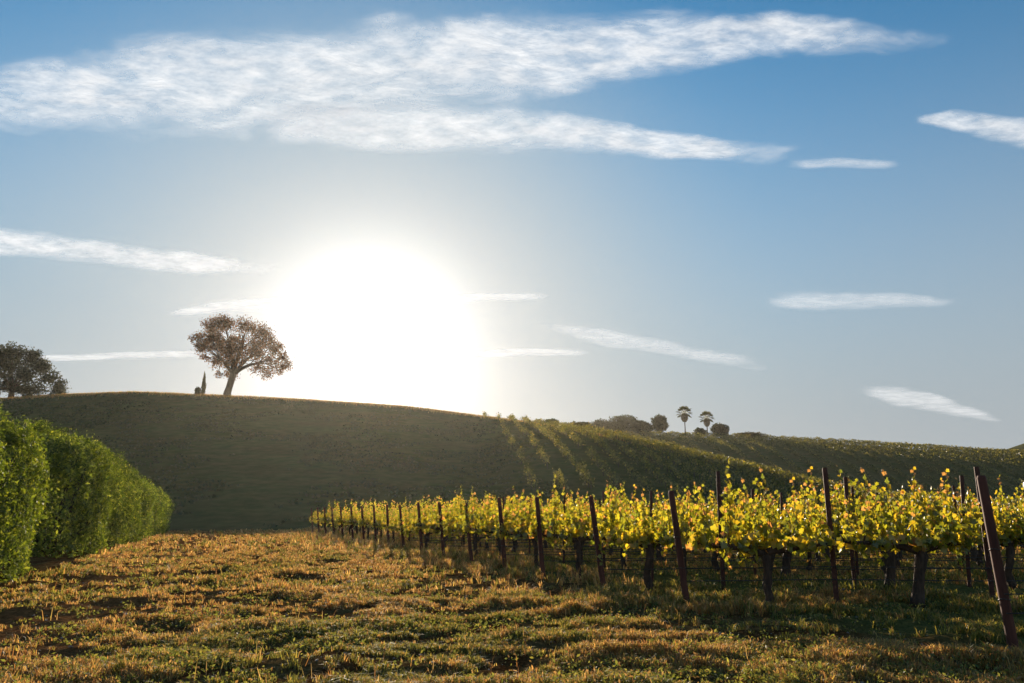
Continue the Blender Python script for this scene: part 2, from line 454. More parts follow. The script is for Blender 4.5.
def scatter(n, r0, r1, power, nb, hb, wb):
    u = rng.random(n); e = 2 - power
    r = (r0 ** e + u * (r1 ** e - r0 ** e)) ** (1 / e)
    a = R(-37) + rng.random(n) * R(74)
    x, y = r * np.sin(a), r * np.cos(a)
    k = (x > hedge_x(y) + .3) & (y < 69)
    vine = x > end_x(y) - .2
    pat = .5 * fbm(x * 2.1, y * 2.7, 41, 2) + .5 * fbm(x * 1.1, y * 1.9, 23, 3)
    lowf = fbm(x * .16 + 3, y * .16, 57, 3)
    near_track = np.exp(-((x - hedge_x(y) - 2.3 - .02 * y) / 1.3) ** 2)
    keep = rng.random(n) < np.clip((pat - .47) * 13 + .25 + (y - 11) / 26, .03, 1) * (1 - .75 * near_track)
    bald = sst((.50 - fbm(x * .28 + 5, y * .36 + 2, 83, 3)) / .08) * sst((26 - r) / 8)
    k &= keep & (rng.random(n) > bald * .88)
    x, y, pat, lowf, vine, r = x[k], y[k], pat[k], lowf[k], vine[k], r[k]
    n = len(x)
    edge = np.exp(-((x - end_x(y) + .6) / 1.6) ** 2) * (y > 12)
    p_green = np.clip(.36 + (fbm(x * .55, y * .7, 77, 2) - .5) * 3.0 + vine * .35 - (y - 16) / 60 - edge * .15, .05, .95)
    green = rng.random(n) < p_green
    h = hb * (.6 + .9 * rng.random(n)) * np.clip(1 + 4.5 * (pat - .48), .35, 2.2) * (1 + edge * 1.3 + vine * .5)
    X = np.repeat(x, nb) + rng.normal(size=n * nb) * hb * .55
    Y = np.repeat(y, nb) + rng.normal(size=n * nb) * hb * .55
    Hh = np.repeat(h, nb) * (.45 + .75 * rng.random(n * nb))
    G = np.repeat(green, nb) ^ (rng.random(n * nb) < .12)
    col = np.where(G[:, None], GREEN[rng.integers(0, 4, n * nb)], STRAW[rng.integers(0, 4, n * nb)])
    col = col * (1 + .2 * rng.normal(size=(n * nb, 1))).clip(.5, 1.6)
    Wd = wb * (.6 + .8 * rng.random(n * nb)) * (1 + np.repeat(r, nb) / 18)
    blades(mb, X, Y, Hh, Wd, .35 + .9 * rng.random(n * nb), col)
scatter(30000, 6.5, 16, 1.2, 20, .050, .0058)
scatter(26000, 15, 34, 1.2, 12, .065, .0085)
scatter(14000, 32, 70, 1.0, 9, .11, .014)
# taller dead stalks standing here and there
ns_ = 1800
r0_ = (7 ** .8 + rng.random(ns_) * (55 ** .8 - 7 ** .8)) ** (1 / .8); a0_ = R(-37) + rng.random(ns_) * R(74)
sx_, sy_ = r0_ * np.sin(a0_), r0_ * np.cos(a0_)
kp = (sx_ > hedge_x(sy_) + .3) & (fbm(sx_ * .5, sy_ * .5, 19, 2) > .45)
sx_, sy_, r0_ = sx_[kp], sy_[kp], r0_[kp]
blades(mb, sx_, sy_, (.09 + .13 * rng.random(len(sx_))) * (1 + r0_ / 40), .0035 + r0_ * .0004, .3 + .9 * rng.random(len(sx_)), STRAW[rng.integers(0, 4, len(sx_))])
# low broad-leaved weeds and clover among the blades
nw = 9000
r0_ = (6.5 ** .6 + rng.random(nw) * (30 ** .6 - 6.5 ** .6)) ** (1 / .6); a0_ = R(-37) + rng.random(nw) * R(74)
wx_, wy_ = r0_ * np.sin(a0_), r0_ * np.cos(a0_)
kp = (wx_ > hedge_x(wy_) + .3) & (rng.random(nw) < np.clip((fbm(wx_ * .9 + 9, wy_ * 1.1, 63, 3) - .42) * 7, .04, 1) * (1 - .8 * sst((.50 - fbm(wx_ * .28 + 5, wy_ * .36 + 2, 83, 3)) / .08)))
wx_, wy_, r0_ = wx_[kp], wy_[kp], r0_[kp]
per = 14
wX = np.repeat(wx_, per) + rng.normal(size=len(wx_) * per) * .06; wY = np.repeat(wy_, per) + rng.normal(size=len(wx_) * per) * .06
wZ = height(wX, wY) + .01 + .07 * rng.random(len(wX)) * np.repeat(.4 + rng.random(len(wx_)), per)
leaves(mb, np.stack([wX, wY, wZ], -1), rng.normal(size=(len(wX), 3)) * .6 + (0, 0, .6), (.022 + .026 * rng.random(len(wX))) * (1 + np.repeat(r0_, per) / 40), OVAL,
       mixcol(len(wX), [(.16, .19, .035), (.24, .25, .05), (.10, .13, .03), (.34, .22, .08)], [3, 3, 2, 1.5]))
grass = mb.build('grass', M_GRASS)
tag(grass, 'patchy green and straw coloured meadow grass over the whole foreground', 'grass', kind='stuff')

# dry grass fringe on the hill and its crest
mb = MB()
n_ = 30000
a = rng.random(n_); px_ = -60 + a * 720
h0 = HILLS[0]
yv = np.interp(px_, PXG, h0['yv'])
y = yv + rng.normal(size=n_) * 3.2 + 1.5
y = np.where(rng.random(n_) < .0, 75 + rng.random(n_) * 110, y)
x = (px_ - CX) / F / .998 * y
z = height(x, y)
col = np.where((rng.random(n_) < .8)[:, None], STRAW[rng.integers(0, 4, n_)] * .9, GREEN[rng.integers(0, 4, n_)])
blades(mb, x, y, .3 + .55 * rng.random(n_) ** 2, .08 + .06 * rng.random(n_), .3 + .5 * rng.random(n_), col, z)
fr = mb.build('hill_grass', M_GRASS)
tag(fr, 'dry golden grass fringing the crest of the shaded hill', 'grass', kind='stuff')

# low tussocks and herbs on the face of the hill
mb = MB(); n_ = 9000
y = 68 + rng.random(n_) ** .7 * 125; px_ = -80 + rng.random(n_) * 640
x = (px_ - CX) / F / .998 * y
kp = fbm(x / 9, y / 9, 71, 3) > .47; x, y = x[kp], y[kp]; n_ = len(x)
X, Y = np.repeat(x, 6) + rng.normal(size=n_ * 6) * .3, np.repeat(y, 6) + rng.normal(size=n_ * 6) * .3
leaves(mb, np.stack([X, Y, height(X, Y) + .06 + .12 * rng.random(len(X))], -1), rng.normal(size=(len(X), 3)) + (0, 0, .5), .3 * (.5 + rng.random(len(X))), CHIP, mixcol(len(X), [(.07, .08, .03), (.10, .09, .04), (.05, .065, .025)], [1, 1, 1]))
tag(mb.build('hill_tussocks', M_TLEAF), 'dull olive tussocks and herbs dotting the shaded hill face', 'tussocks', kind='stuff')

# stones and clods
mb = MB()
ico = np.array([(0, 0, 1), (.9, 0, .3), (.28, .85, .3), (-.72, .5, .35), (-.7, -.55, .3), (.3, -.85, .35), (.7, .5, -.3), (-.3, .85, -.3), (-.9, 0, -.3), (-.25, -.85, -.3), (.72, -.5, -.3)])
icof = np.array([(0, 1, 2), (0, 2, 3), (0, 3, 4), (0, 4, 5), (0, 5, 1), (1, 6, 2), (2, 6, 7), (2, 7, 3), (3, 7, 8), (3, 8, 4), (4, 8, 9), (4, 9, 5), (5, 9, 10), (5, 10, 1), (1, 10, 6)])
for q_ in range(900):
    r0 = 7 + 14 * rng.random() ** 1.5; a0 = R(-35) + rng.random() * R(66)
    x0, y0 = r0 * math.sin(a0), r0 * math.cos(a0)
    if x0 < hedge_x(y0) + .6: continue
    s0 = .008 + .022 * rng.random() ** 2
    vv = ico * s0 * (1, 1, .6) * (1 + .35 * rng.normal(size=(11, 3))) + (x0, y0, gz(x0, y0) + s0 * .25)
    mb.add(vv, icof)
st = mb.build('stones', M_STONE)
tag(st, 'small pale stones and clods scattered in the patchy grass', 'stones', kind='stuff')

# ------------------------------------------------------------------ hedge of shrubs
def shrub_mesh(mb, w, d, h, nleaf, size, cols, wts, lump=.25, seed=0):
    """upright rounded clipped mass: leaves on and just under an uneven skin"""
    th = rng.random(nleaf) * 2 * math.pi; side = rng.random(nleaf) < .78
    ct, st_ = np.cos(th), np.sin(th)
    den = (np.abs(ct) ** 2.5 + np.abs(st_) ** 2.5) ** (1 / 2.5)
    ct, st_ = ct / den, st_ / den
    zz = np.where(side, rng.random(nleaf) * .95, 1.0); rd = np.where(side, 1, np.sqrt(rng.random(nleaf)))
    zz = np.where(side, zz, 1 - .16 * rd ** 3)
    rd = np.where(side, rd * (1 - .42 * np.clip((zz - .62) / .38, 0, 1) ** 2.2 - .10 * np.clip((.14 - zz) / .14, 0, 1)), rd * .68)
    l1 = fbm(th * 2.6 + seed * 7.1 + 20, zz * 1.6 + seed, 3 + seed, 3) - .5
    l2 = fbm(th * 7 + seed * 3.3 + 40, zz * 8 + seed + rd * 3, 9 + seed, 2) - .5
    k = 1 + lump * l1 * 1.5 + lump * .75 * l2
    k *= 1 - .12 * rng.random(nleaf) ** 2
    tl = (fbm(rd * ct * 2 + seed * 5 + 30, rd * st_ * 2 + 30, 15, 2) - .5) * .34
    p = np.stack([ct * rd * k * w / 2, st_ * rd * k * d / 2, (zz * (1 + tl * zz ** 4)) * h * (1 + .03 * rng.normal(size=nleaf) * zz)], -1)
    p[:, 2] = np.maximum(p[:, 2], .02 + .1 * rng.random(nleaf))
    u = np.where(side[:, None], np.stack([ct, st_, np.clip(zz - .6, 0, 1) * 2], -1), np.array([[0, 0, 1.]]) + .3 * np.stack([ct, st_, 0 * ct], -1))
    nor = u + rng.normal(size=u.shape) * .6
    leaves(mb, p, nor, size * (.45 + 1.1 * rng.random(nleaf)), OVAL, mixcol(nleaf, cols, wts))
    # sprigs breaking the outline on top
    m_ = nleaf // 14
    i_ = rng.choice(np.where(p[:, 2] > h * .6)[0], m_)
    for j in range(3):
        leaves(mb, p[i_] + np.array([0, 0, .05 + .07 * j]) + rng.normal(size=(m_, 3)) * .03, rng.normal(size=(m_, 3)), size * .8, OVAL, mixcol(m_, cols, wts))
HC = [(.12, .155, .022), (.19, .22, .028), (.07, .10, .018), (.32, .32, .05)]
hed = []
for ya, yb, w_, h_, nl, ls in [(11.5, 17.4, 3.4, 3.75, 26000, .095), (17.0, 22.2, 3.3, 3.75, 22000, .10), (27.2, 34.0, 3.8, 4.35, 24000, .115), (33.6, 39.4, 3.5, 4.0, 13000, .13), (39.0, 45.0, 3.4, 3.8, 11000, .14),
                              (44.6, 51.0, 3.3, 3.5, 10000, .15), (50.6, 57.4, 3.2, 3.3, 9000, .16), (57.0, 65.5, 3.1, 3.0, 9000, .17)]:
    ym = (ya + yb) / 2
    hed.append((-4.62 - .347 * ym - w_ / 2 + .12, ym - w_ * .17, w_, (yb - ya) * 1.03, h_, nl, ls))
ORD = ['first', 'second', 'third', 'fourth', 'fifth', 'sixth', 'seventh', 'eighth', 'ninth', 'tenth', 'eleventh', 'twelfth', 'thirteenth', 'fourteenth', 'fifteenth', 'sixteenth', 'seventeenth', 'eighteenth', 'nineteenth', 'twentieth', 'twenty-first', 'twenty-second', 'twenty-third', 'twenty-fourth', 'twenty-fifth']
M_CORE = rough_mat('shrub_wood', (.02, .018, .01), (.05, .04, .025), 6, .5)
for i_, (x, y, w_, d_, h_, nl, ls) in enumerate(hed):
    root = empty('hedge_shrub', (x, y, gz(x, y) - .02), R(19))
    lab = ('big sunlit green shrub at the near end of the hedge, cut by the frame' if i_ == 0 else
           'small rounded olive shrub at the far end of the hedge' if i_ == len(hed) - 1 else
           'dense green hedge shrub, %s from the near end of the hedge' % ORD[i_])
    tag(root, lab, 'shrub', 'shrubs forming the hedge beside the meadow')
    mb = MB(); shrub_mesh(mb, w_, d_, h_, nl, ls, HC, [4, 3, 2, 1.2], .42, i_)
    mb.build('foliage', M_HLEAF, root)
    mb = MB()
    for q_ in range(9):
        a0 = q_ * .7; rx, ry = math.cos(a0) * w_ * .33, math.sin(a0) * d_ * .33
        add_tube(mb, curve((rx * .15, ry * .15, 0), (rx, ry, h_ * (.78 + .1 * rng.random())), 7, .06), np.linspace(.05, .012, 7), 6, .2)
        for _ in range(4):
            b0 = np.array([rx * .6, ry * .6, h_ * (.3 + .4 * rng.random())]); 
            add_tube(mb, curve(b0, b0 + rng.normal(size=3) * (.35, .5, .25), 4, .04), np.linspace(.018, .006, 4), 5)
    mb.build('stems', M_CORE, root)

# ------------------------------------------------------------------ grapevines
VC = [(.24, .27, .030), (.34, .34, .035), (.44, .36, .04), (.15, .20, .03), (.46, .24, .10)]
def make_vine(k):
    root = empty('grapevine', (0, 0, -50))
    tag(root, 'x', 'grapevine', 'grapevines in the vineyard rows')
    kids = []
    hh = .82 + .1 * rng.random()
    mb = MB()
    lean = rng.normal() * .07
    pts = curve((0, 0, -.05), (lean, rng.normal() * .03, hh), 9, .06)
    add_tube(mb, pts, np.array([.135, .115, .10, .092, .09, .092, .10, .11, .09]) * (.55 + .28 * rng.random() if k != 2 else .95), 10, .35)
    kids.append(mb.build('trunk', M_BARK, root, smooth=True))
    for s in (-1, 1):
        mb = MB()
        e = np.array([s * (1.0 + .15 * rng.random()), rng.normal() * .05, hh + .05 + .08 * rng.random()])
        ap = curve(pts[-1] - (0, 0, .04), e, 9, .03, .03)
        add_tube(mb, ap, np.linspace(.065, .022, 9), 8, .35)
        for q in range(2, 9, 1):
            add_tube(mb, curve(ap[q], ap[q] + (rng.normal() * .05, rng.normal() * .03, .12), 3, .01), np.linspace(.022, .012, 3), 5, .3)
        kids.append(mb.build('arm', M_BARK, root, smooth=True))
    # shoots with leaves
    fol = MB(); cn = MB()
    ns = 38
    ph = rng.random() * 6; gap = -.8 + 1.6 * rng.random()
    for q in range(ns):
        x0 = -1.12 + 2.24 * (q + rng.random()) / ns
        z0 = hh + .08
        ln = (.50 + .55 * rng.random() ** 1.4) * (1 + .28 * math.sin(x0 * 5.5 + ph)) - .10 * abs(x0) - .22 * math.exp(-((x0 - gap) / .14) ** 2)
        if rng.random() < .14: ln += .28
        droop = rng.random() < .30
        tip = np.array([x0 + rng.normal() * .13, rng.normal() * .16, z0 + ln])
        if droop: tip = np.array([x0 + rng.normal() * .12, rng.normal() * .22, z0 - .05 - .42 * rng.random()])
        sp_ = curve((x0, rng.normal() * .03, z0), tip, 8, .035, .12 if droop else 0)
        add_tube(cn, sp_, np.linspace(.007, .003, 8), 4)
        nl = 21 if not droop else 12
        t_ = (np.arange(nl) + .5 * rng.random(nl)) / nl
        idx = np.clip(t_ * 7, 0, 6.999); i0 = idx.astype(int); fr_ = (idx - i0)[:, None]
        c = sp_[i0] * (1 - fr_) + sp_[i0 + 1] * fr_
        c = c + rng.normal(size=(nl, 3)) * (.055, .075, .035) * (1.25 - t_[:, None])
        nor = rng.normal(size=(nl, 3)) * (1, 1, .55) + (0, 0, .35)
        sz = (.146 - .078 * t_) * (.75 + .5 * rng.random(nl))
        col = mixcol(nl, VC, [3.6, 3.2, 2.0, 2.2, .2], .16)
        tipm = (t_ > .86) & (rng.random(nl) < .35)
        col[tipm] = (.46, .27, .12)
        leaves(fol, c, nor, sz, GRAPE, col, down=.8)
    kids.append(fol.build('foliage', M_VLEAF, root))
    kids.append(cn.build('shoots', M_SHOOT, root))
    return root, kids
M_SHOOT = rough_mat('green_shoot', (.10, .09, .02), (.20, .15, .05), 20, .1)
protos = []
for k in range(6):
    r0, kids = make_vine(k); KIDS[r0.name] = kids; protos.append(r0)
NV = 0; used = set()
NAMES = {p.name: KIDS[p.name] for p in protos}
VSP = 2.35
vine_rows = []
for ri, (ex, ey) in enumerate(ENDS):
    if ri == 0: xs = [ex + 1.75]
    else:
        lim = x_at(1050 if ri < 9 else 800 if ri < 13 else 640, ey)
        xs = []; x = ex + (1.22 if ri == 1 else .85)
        while x < lim: xs.append(x + rng.normal() * .06); x += VSP
    vine_rows.append(xs)
    for ci, x in enumerate(xs):
        k = int(rng.integers(0, 6)); p = protos[k]
        if ri == 1 and ci == 1: k = 2; p = protos[2]
        yy = ey + rng.normal() * .05
        s = 1.0 + rng.normal() * .07
        sx = (1 if rng.random() < .5 else -1) * s
        hs = s * (1.08 if ri in (2, 3) else 1.0)
        if p.name not in used:
            used.add(p.name); o = p; o.location = (x, yy, gz(x, yy)); o.scale = (sx, s, hs)
        else: o = copy_tree(p, (x, yy, gz(x, yy)), R(rng.normal() * 4), (sx, s, hs))
        rowname = 'nearest row' if ri == 0 else '%s row back' % ORD[ri]
        o['label'] = ('stout grapevine with spreading arms and thick dark trunk, nearest whole vine in view' if ri == 1 and ci == 1 else
                      'leafy yellow-green grapevine, %s vine from the end post of the %s' % (ORD[ci], rowname))
        NV += 1
print('VINES', NV)
for p in protos:
    if p.name not in used:
        for ch in KIDS[p.name]: bpy.data.objects.remove(ch)
        bpy.data.objects.remove(p)

# ------------------------------------------------------------------ posts and wires
def end_post_mesh():
    mb = MB()
    zs = [-.25, 0, .5, 1.0, 1.5, 1.93, 1.96]
    add_tube(mb, [(0, 0, z) for z in zs], [.058, .057, .055, .054, .052, .05, .04], 12, .06)
    return mb.mesh('post', True)
def steel_post_mesh():
    mb = MB()
    pr = [(-.032, -.004), (-.004, -.004), (-.004, -.036), (.004, -.036), (.004, -.004), (.032, -.004), (.032, .004), (-.032, .004)]
    n = len(pr); v = [(x, y, z) for z in (-.25, 2.05) for x, y in pr]
    mb.add(v, [(i, (i + 1) % n, n + (i + 1) % n, n + i) for i in range(n)])
    mb.add([(x, y, 2.05) for x, y in pr[0:1] + pr[5:8]], [(0, 1, 2, 3)])
    for j in range(26):
        z = .2 + j * .07
        b = np.array([(-.01, -.045, 0), (.01, -.045, 0), (.01, -.036, 0), (-.01, -.036, 0), (-.01, -.045, .02), (.01, -.045, .02), (.01, -.036, .02), (-.01, -.036, .02)]) + (0, 0, z)
        mb.add(b, [(0, 1, 5, 4), (1, 2, 6, 5), (2, 3, 7, 6), (3, 0, 4, 7), (4, 5, 6, 7), (3, 2, 1, 0)])
    return mb.mesh('post', False)
def collar_mesh(z, r):
    mb = MB(); a = np.linspace(0, 2 * math.pi, 13)
    add_tube(mb, [(math.cos(t) * r, math.sin(t) * r, z + .01 * math.sin(t * 2)) for t in a], .006, 6, cap=False)
    return mb.mesh('wire_loop', True)
ME, MS = end_post_mesh(), steel_post_mesh()
ME.materials.append(M_WOOD); MS.materials.append(M_STEEL)
MC1, MC2 = collar_mesh(.62, .059), collar_mesh(1.15, .057)
MC1.materials.append(M_WIRE); MC2.materials.append(M_WIRE)
WIREZ = (.42, .62)
leans = [R(-3.2), R(-6), R(-7), R(-4), R(-5), R(-7), R(-6)]
for ri, (ex, ey) in enumerate(ENDS):
    zz = gz(ex, ey)
    e = empty('end_post', (ex, ey, zz))
    e.rotation_euler = (R(rng.normal() * 1.5), leans[ri] if ri < 7 else R(-4 - 3 * rng.random()), rng.random())
    e.rotation_euler = (R(rng.normal() * 1.5), e.rotation_euler[1], 0)
    if ri == 0: e.scale = (.98, .98, 1.0)
    if ri: e.scale = (1, 1, .93)
    tag(e, 'leaning dark red wooden end post %s' % ('in the near right corner of the meadow' if ri == 0 else 'of the %s vine row back' % ORD[ri]), 'post', 'end posts of the vine rows')
    link('pole', ME, e); link('wire_loop', MC1, e); link('wire_loop', MC2, e)
    lim = x_at(1060 if ri < 7 else 800, ey)
    if ri == 0: posts = []
    elif ri == 1: posts = [x_at(838, ey), x_at(995, ey)]
    elif ri == 2: posts = [x_at(724, ey), x_at(856, ey), x_at(971, ey)]
    else: posts = list(np.arange(ex + 2.2 + .1 * ri, min(lim, ex + 14), 4.7 if ri > 3 else 2.35))
    if ri > 9: posts = []
    for pi_, x in enumerate(posts):
        o = link('line_post', MS); o.location = (x, ey + .03, gz(x, ey)); o.rotation_euler = (R(rng.normal()), R(.9 + rng.normal() * .8), R(rng.normal() * 8))
        if ri == 1: o.scale = (1.35, 1.35, 1.09)
        if ri == 2: o.scale = (1.25, 1.25, 1.12 if pi_ == 0 else 1.05)
        tag(o, 'upright rusty steel post, %s from the end post of the %s vine row back' % (ORD[pi_], ORD[ri]), 'post', 'steel line posts in the vine rows')
    for wi, wz in enumerate(WIREZ):
        if ri > 9: continue
        mb = MB(); x1 = lim if ri else ex + 5
        xs = np.arange(ex - .06 + .05 * 0, x1, .6)
        pts = np.stack([xs, np.full_like(xs, ey - .04), wz + height(xs, np.full_like(xs, ey), False) + .012 * np.sin(xs * 1.3 + ri)], -1)
        add_tube(mb, pts, .005 + .0002 * ey, 5)
        tag(mb.build('trellis_wire', M_WIRE), '%s trellis wire stretched along the %s' % (('lower', 'upper')[wi], 'nearest vine row' if ri == 0 else '%s vine row back' % ORD[ri]), 'wire', 'trellis wires of the vine rows')

# ------------------------------------------------------------------ hillside vineyard on the spur
mb = MB()
cen = []
for x0 in np.arange(-60, 160, 3.1):
    for y in np.arange(88, 202, 1.35):
        x = x0 + (202 - y) * .06
        px_ = CX + F * x / y
        if px_ < 475 + (195 - y) * .45 + 150 * rng.random() ** 2 or px_ > 1060: continue
        yc = np.interp(px_, PXG, h0['Y'])
        if y > yc + 3: continue
        cen.append((x + rng.normal() * .12, y + rng.normal() * .15))
cen = np.array(cen); zc_ = height(cen[:, 0], cen[:, 1])
nl = 34
c = np.repeat(np.stack([cen[:, 0], cen[:, 1], zc_ + .95], -1), nl, 0)
c = c + rng.normal(size=c.shape) * (.27, .5, .30)
leaves(mb, c, rng.normal(size=c.shape), .27 * (.6 + .8 * rng.random(len(c))), CHIP, mixcol(len(c), [(.10, .115, .028), (.15, .15, .035), (.065, .08, .022), (.22, .19, .045)], [3, 3, 2, 1]))
for (x, y), z in zip(cen, zc_):
    mb.add([(x - .05, y, z - .1), (x + .05, y, z - .1), (x + .04, y + .03, z + .9), (x - .04, y + .03, z + .9)], [(0, 1, 2, 3)], (.04, .03, .02))
o = mb.build('hillside_vines', M_VLEAF)
tag(o, 'olive green rows of distant grapevines covering the spur behind the vineyard', 'vineyard', kind='stuff')
print('HILLVINES', len(cen))

# rows on the far hill, each row a thing
ri = 0
for x in np.arange(30, 330, 8.0):
    mb = MB()
    y0, y1 = 290, 408
    n_ = 2200
    y = y0 + (y1 - y0) * rng.random(n_); xx = x + (400 - y) * .10 + rng.normal(size=n_) * .5
    lum = fbm(y * .6, xx * 0 + x, 5, 2)
    z = height(xx, y) + .3 + (1.2 + 1.5 * lum) * rng.random(n_) ** .7
    c = np.stack([xx, y, z], -1)
    leaves(mb, c, rng.normal(size=c.shape), .5 * (.6 + .8 * rng.random(n_)), CHIP, mixcol(n_, [(.14, .15, .035), (.20, .19, .045), (.08, .10, .025)], [3, 2, 2]))
    o = mb.build('vine_row', M_VLEAF)
    tag(o, 'distant vine row running down the far hill, %s row from the round tree end' % ORD[ri] if ri < 25 else 'distant vine row running down the far hill, %s row from the right end' % ORD[37 - ri], 'vine row', 'vine rows on the far hill')
    ri += 1
print('FARROWS', ri)

# ------------------------------------------------------------------ trees
def crest(px, hi=0, back=0):
    h = HILLS[hi]; y = float(np.interp(px, PXG, h['yv'])) + back
    x = (px - CX) / F / .995 * y
    return x, y, gz(x, y)
def clump_crown(mb, blobs, dens, size, cols, wts):
    for (cx_, cy_, cz, r) in blobs:
        n_ = int(dens * r ** 2)
        sub = rng.normal(size=(max(4, int(r * r * 3.2)), 3)); sub /= np.linalg.norm(sub, axis=1)[:, None]
        sub *= (rng.random((len(sub), 1)) ** .4) * r * .95; sub[:, 2] *= .75
        k = rng.integers(0, len(sub), n_)
        p = sub[k] + rng.normal(size=(n_, 3)) * .36 * r ** .6
        leaves(mb, p + (cx_, cy_, cz), rng.normal(size=(n_, 3)) + (0, 0, .4), size * (.6 + .8 * rng.random(n_)), CHIP, mixcol(n_, cols, wts))
OC = [(.12, .05, .018), (.16, .065, .022), (.07, .04, .015), (.22, .09, .035)]  # reddish brown: the orange of backlight and glare put into the leaf colour
# lone oak on the crest
rng = np.random.default_rng(23)
bx_, by_, bz_ = crest(226, 0, 1)
SC = by_ / F * .992
root = empty('oak_tree', (bx_, by_, bz_ - .1))
tag(root, 'lone spreading oak with airy crown and leaning trunk on the hill crest', 'tree')
raw = [(203, 320, 1.6), (209, 325, 1.6), (217, 318, 1.7), (199, 340, 1.2), (212, 340, 1.5), (224, 324, 1.5), (231, 320, 1.6), (244, 321, 1.7), (255, 326, 1.6), (198, 332, 1.4), (193, 341, 1.2), (198, 347, 1.2), (207, 338, 1.4), (208, 331, 1.2), (262, 336, 1.6),
       (268, 343, 1.6), (275, 350, 1.6), (281, 357, 1.4), (285, 364, 1.2), (276, 368, 1.3), (266, 372, 1.3), (256, 368, 1.2), (232, 340, 1.8), (226, 350, 1.7), (238, 352, 1.7), (250, 346, 1.8),
       (215, 348, 1.5), (206, 345, 1.0), (213, 360, 1.4), (219, 368, 1.1), (228, 362, 1.4), (244, 362, 1.2), (258, 355, 1.5), (222, 333, 1.2), (246, 335, 1.4), (205, 357, .8), (214, 372, .7), (268, 359, 1.3)]
blobs = [((p - 226) * SC, rng.normal() * 2.2, (397 - q) * SC, r * 1.36) for p, q, r in raw]
mb = MB()
fork = np.array([(231 - 226) * SC, 0, (373 - 397) * -SC])
add_tube(mb, [(0, 0, -.6), (.02, 0, .2), (.15, 0, 1.2), (.4, 0, 2.4), (fork[0], 0, fork[2] + .2)], [1.35, 1.05, .85, .75, .8], 12, .2)
mb.build('trunk', M_TBARK, root, smooth=True)
mains = [np.array(((p - 226) * SC, d, (397 - q) * SC)) for p, q, d in [(214, 352, -.8), (222, 335, .9), (240, 340, -.4), (252, 350, .8), (262, 360, -.5), (228, 352, 1.6), (238, 330, 1.2)]]
for mi, mp_ in enumerate(mains):
    mb = MB()
    mp2 = curve(fork, mp_, 8, .22, .5 if mp_[0] > 3 else .1)
    add_tube(mb, mp2, np.linspace(.5, .22, 8), 8, .2)
    for bl in blobs:
        b = np.array(bl[:3]); dd = [np.linalg.norm(b - q) for q in mains]
        if int(np.argmin(dd)) != mi: continue
        st_ = mp2[min(7, int(4 + 3 * rng.random()))]
        cv = curve(st_, b, 7, .2, .2)
        add_tube(mb, cv, np.linspace(.13, .04, 7), 6, .15)
        for _ in range(5):
            s0 = cv[3 + int(3.99 * rng.random())]
            add_tube(mb, curve(s0, b + rng.normal(size=3) * bl[3] * .6, 5, .12), np.linspace(.05, .015, 5), 4)
    mb.build('limb', M_TBARK, root, smooth=True)
mb = MB(); clump_crown(mb, blobs, 165, .30, OC, [3, 3, 2, 2]); mb.build('crown', M_TLEAF, root)

# oak at the left edge
x_, y_, z_ = crest(18, 0, 3)
SC2 = y_ / F
root = empty('oak_tree', (x_, y_, z_ - .2))
tag(root, 'broad low dark oak cut by the left edge of the picture', 'tree')
blobs = []
for p, q, r in [(-30, 352, 2.4), (-10, 352, 2.2), (8, 351, 1.9), (22, 352, 1.7), (30, 360, 1.7), (40, 368, 1.5), (45, 376, 1.6), (52, 384, 1.5), (56, 390, 1.1), (30, 376, 1.8), (16, 368, 2.0), (0, 370, 2.1), (-20, 372, 2.3), (8, 384, 1.9), (25, 388, 1.6), (40, 389, 1.5), (-12, 388, 1.9), (-40, 376, 2.3), (-50, 388, 1.9), (-34, 390, 1.8)]:
    blobs.append(((p - 18) * SC2, rng.normal() * 2, (398 - q) * SC2, r * 1.4))
mb = MB(); add_tube(mb, [(-2.0, 0, -.8), (-2.0, 0, 1), (-1.9, 0, 2.6)], [.9, .65, .55], 10, .2); mb.build('trunk', M_TBARK, root, smooth=True)
mb = MB()
for bl in blobs:
    add_tube(mb, curve((-1.9, 0, 2.2), bl[:3], 7, .3, .4), np.linspace(.24, .04, 7), 6, .15)
mb.build('limbs', M_TBARK, root, smooth=True)
mb = MB(); clump_crown(mb, blobs, 170, .38, [(.05, .055, .03), (.07, .07, .035), (.035, .04, .022)], [3, 2, 2]); mb.build('crown', M_TLEAF, root)

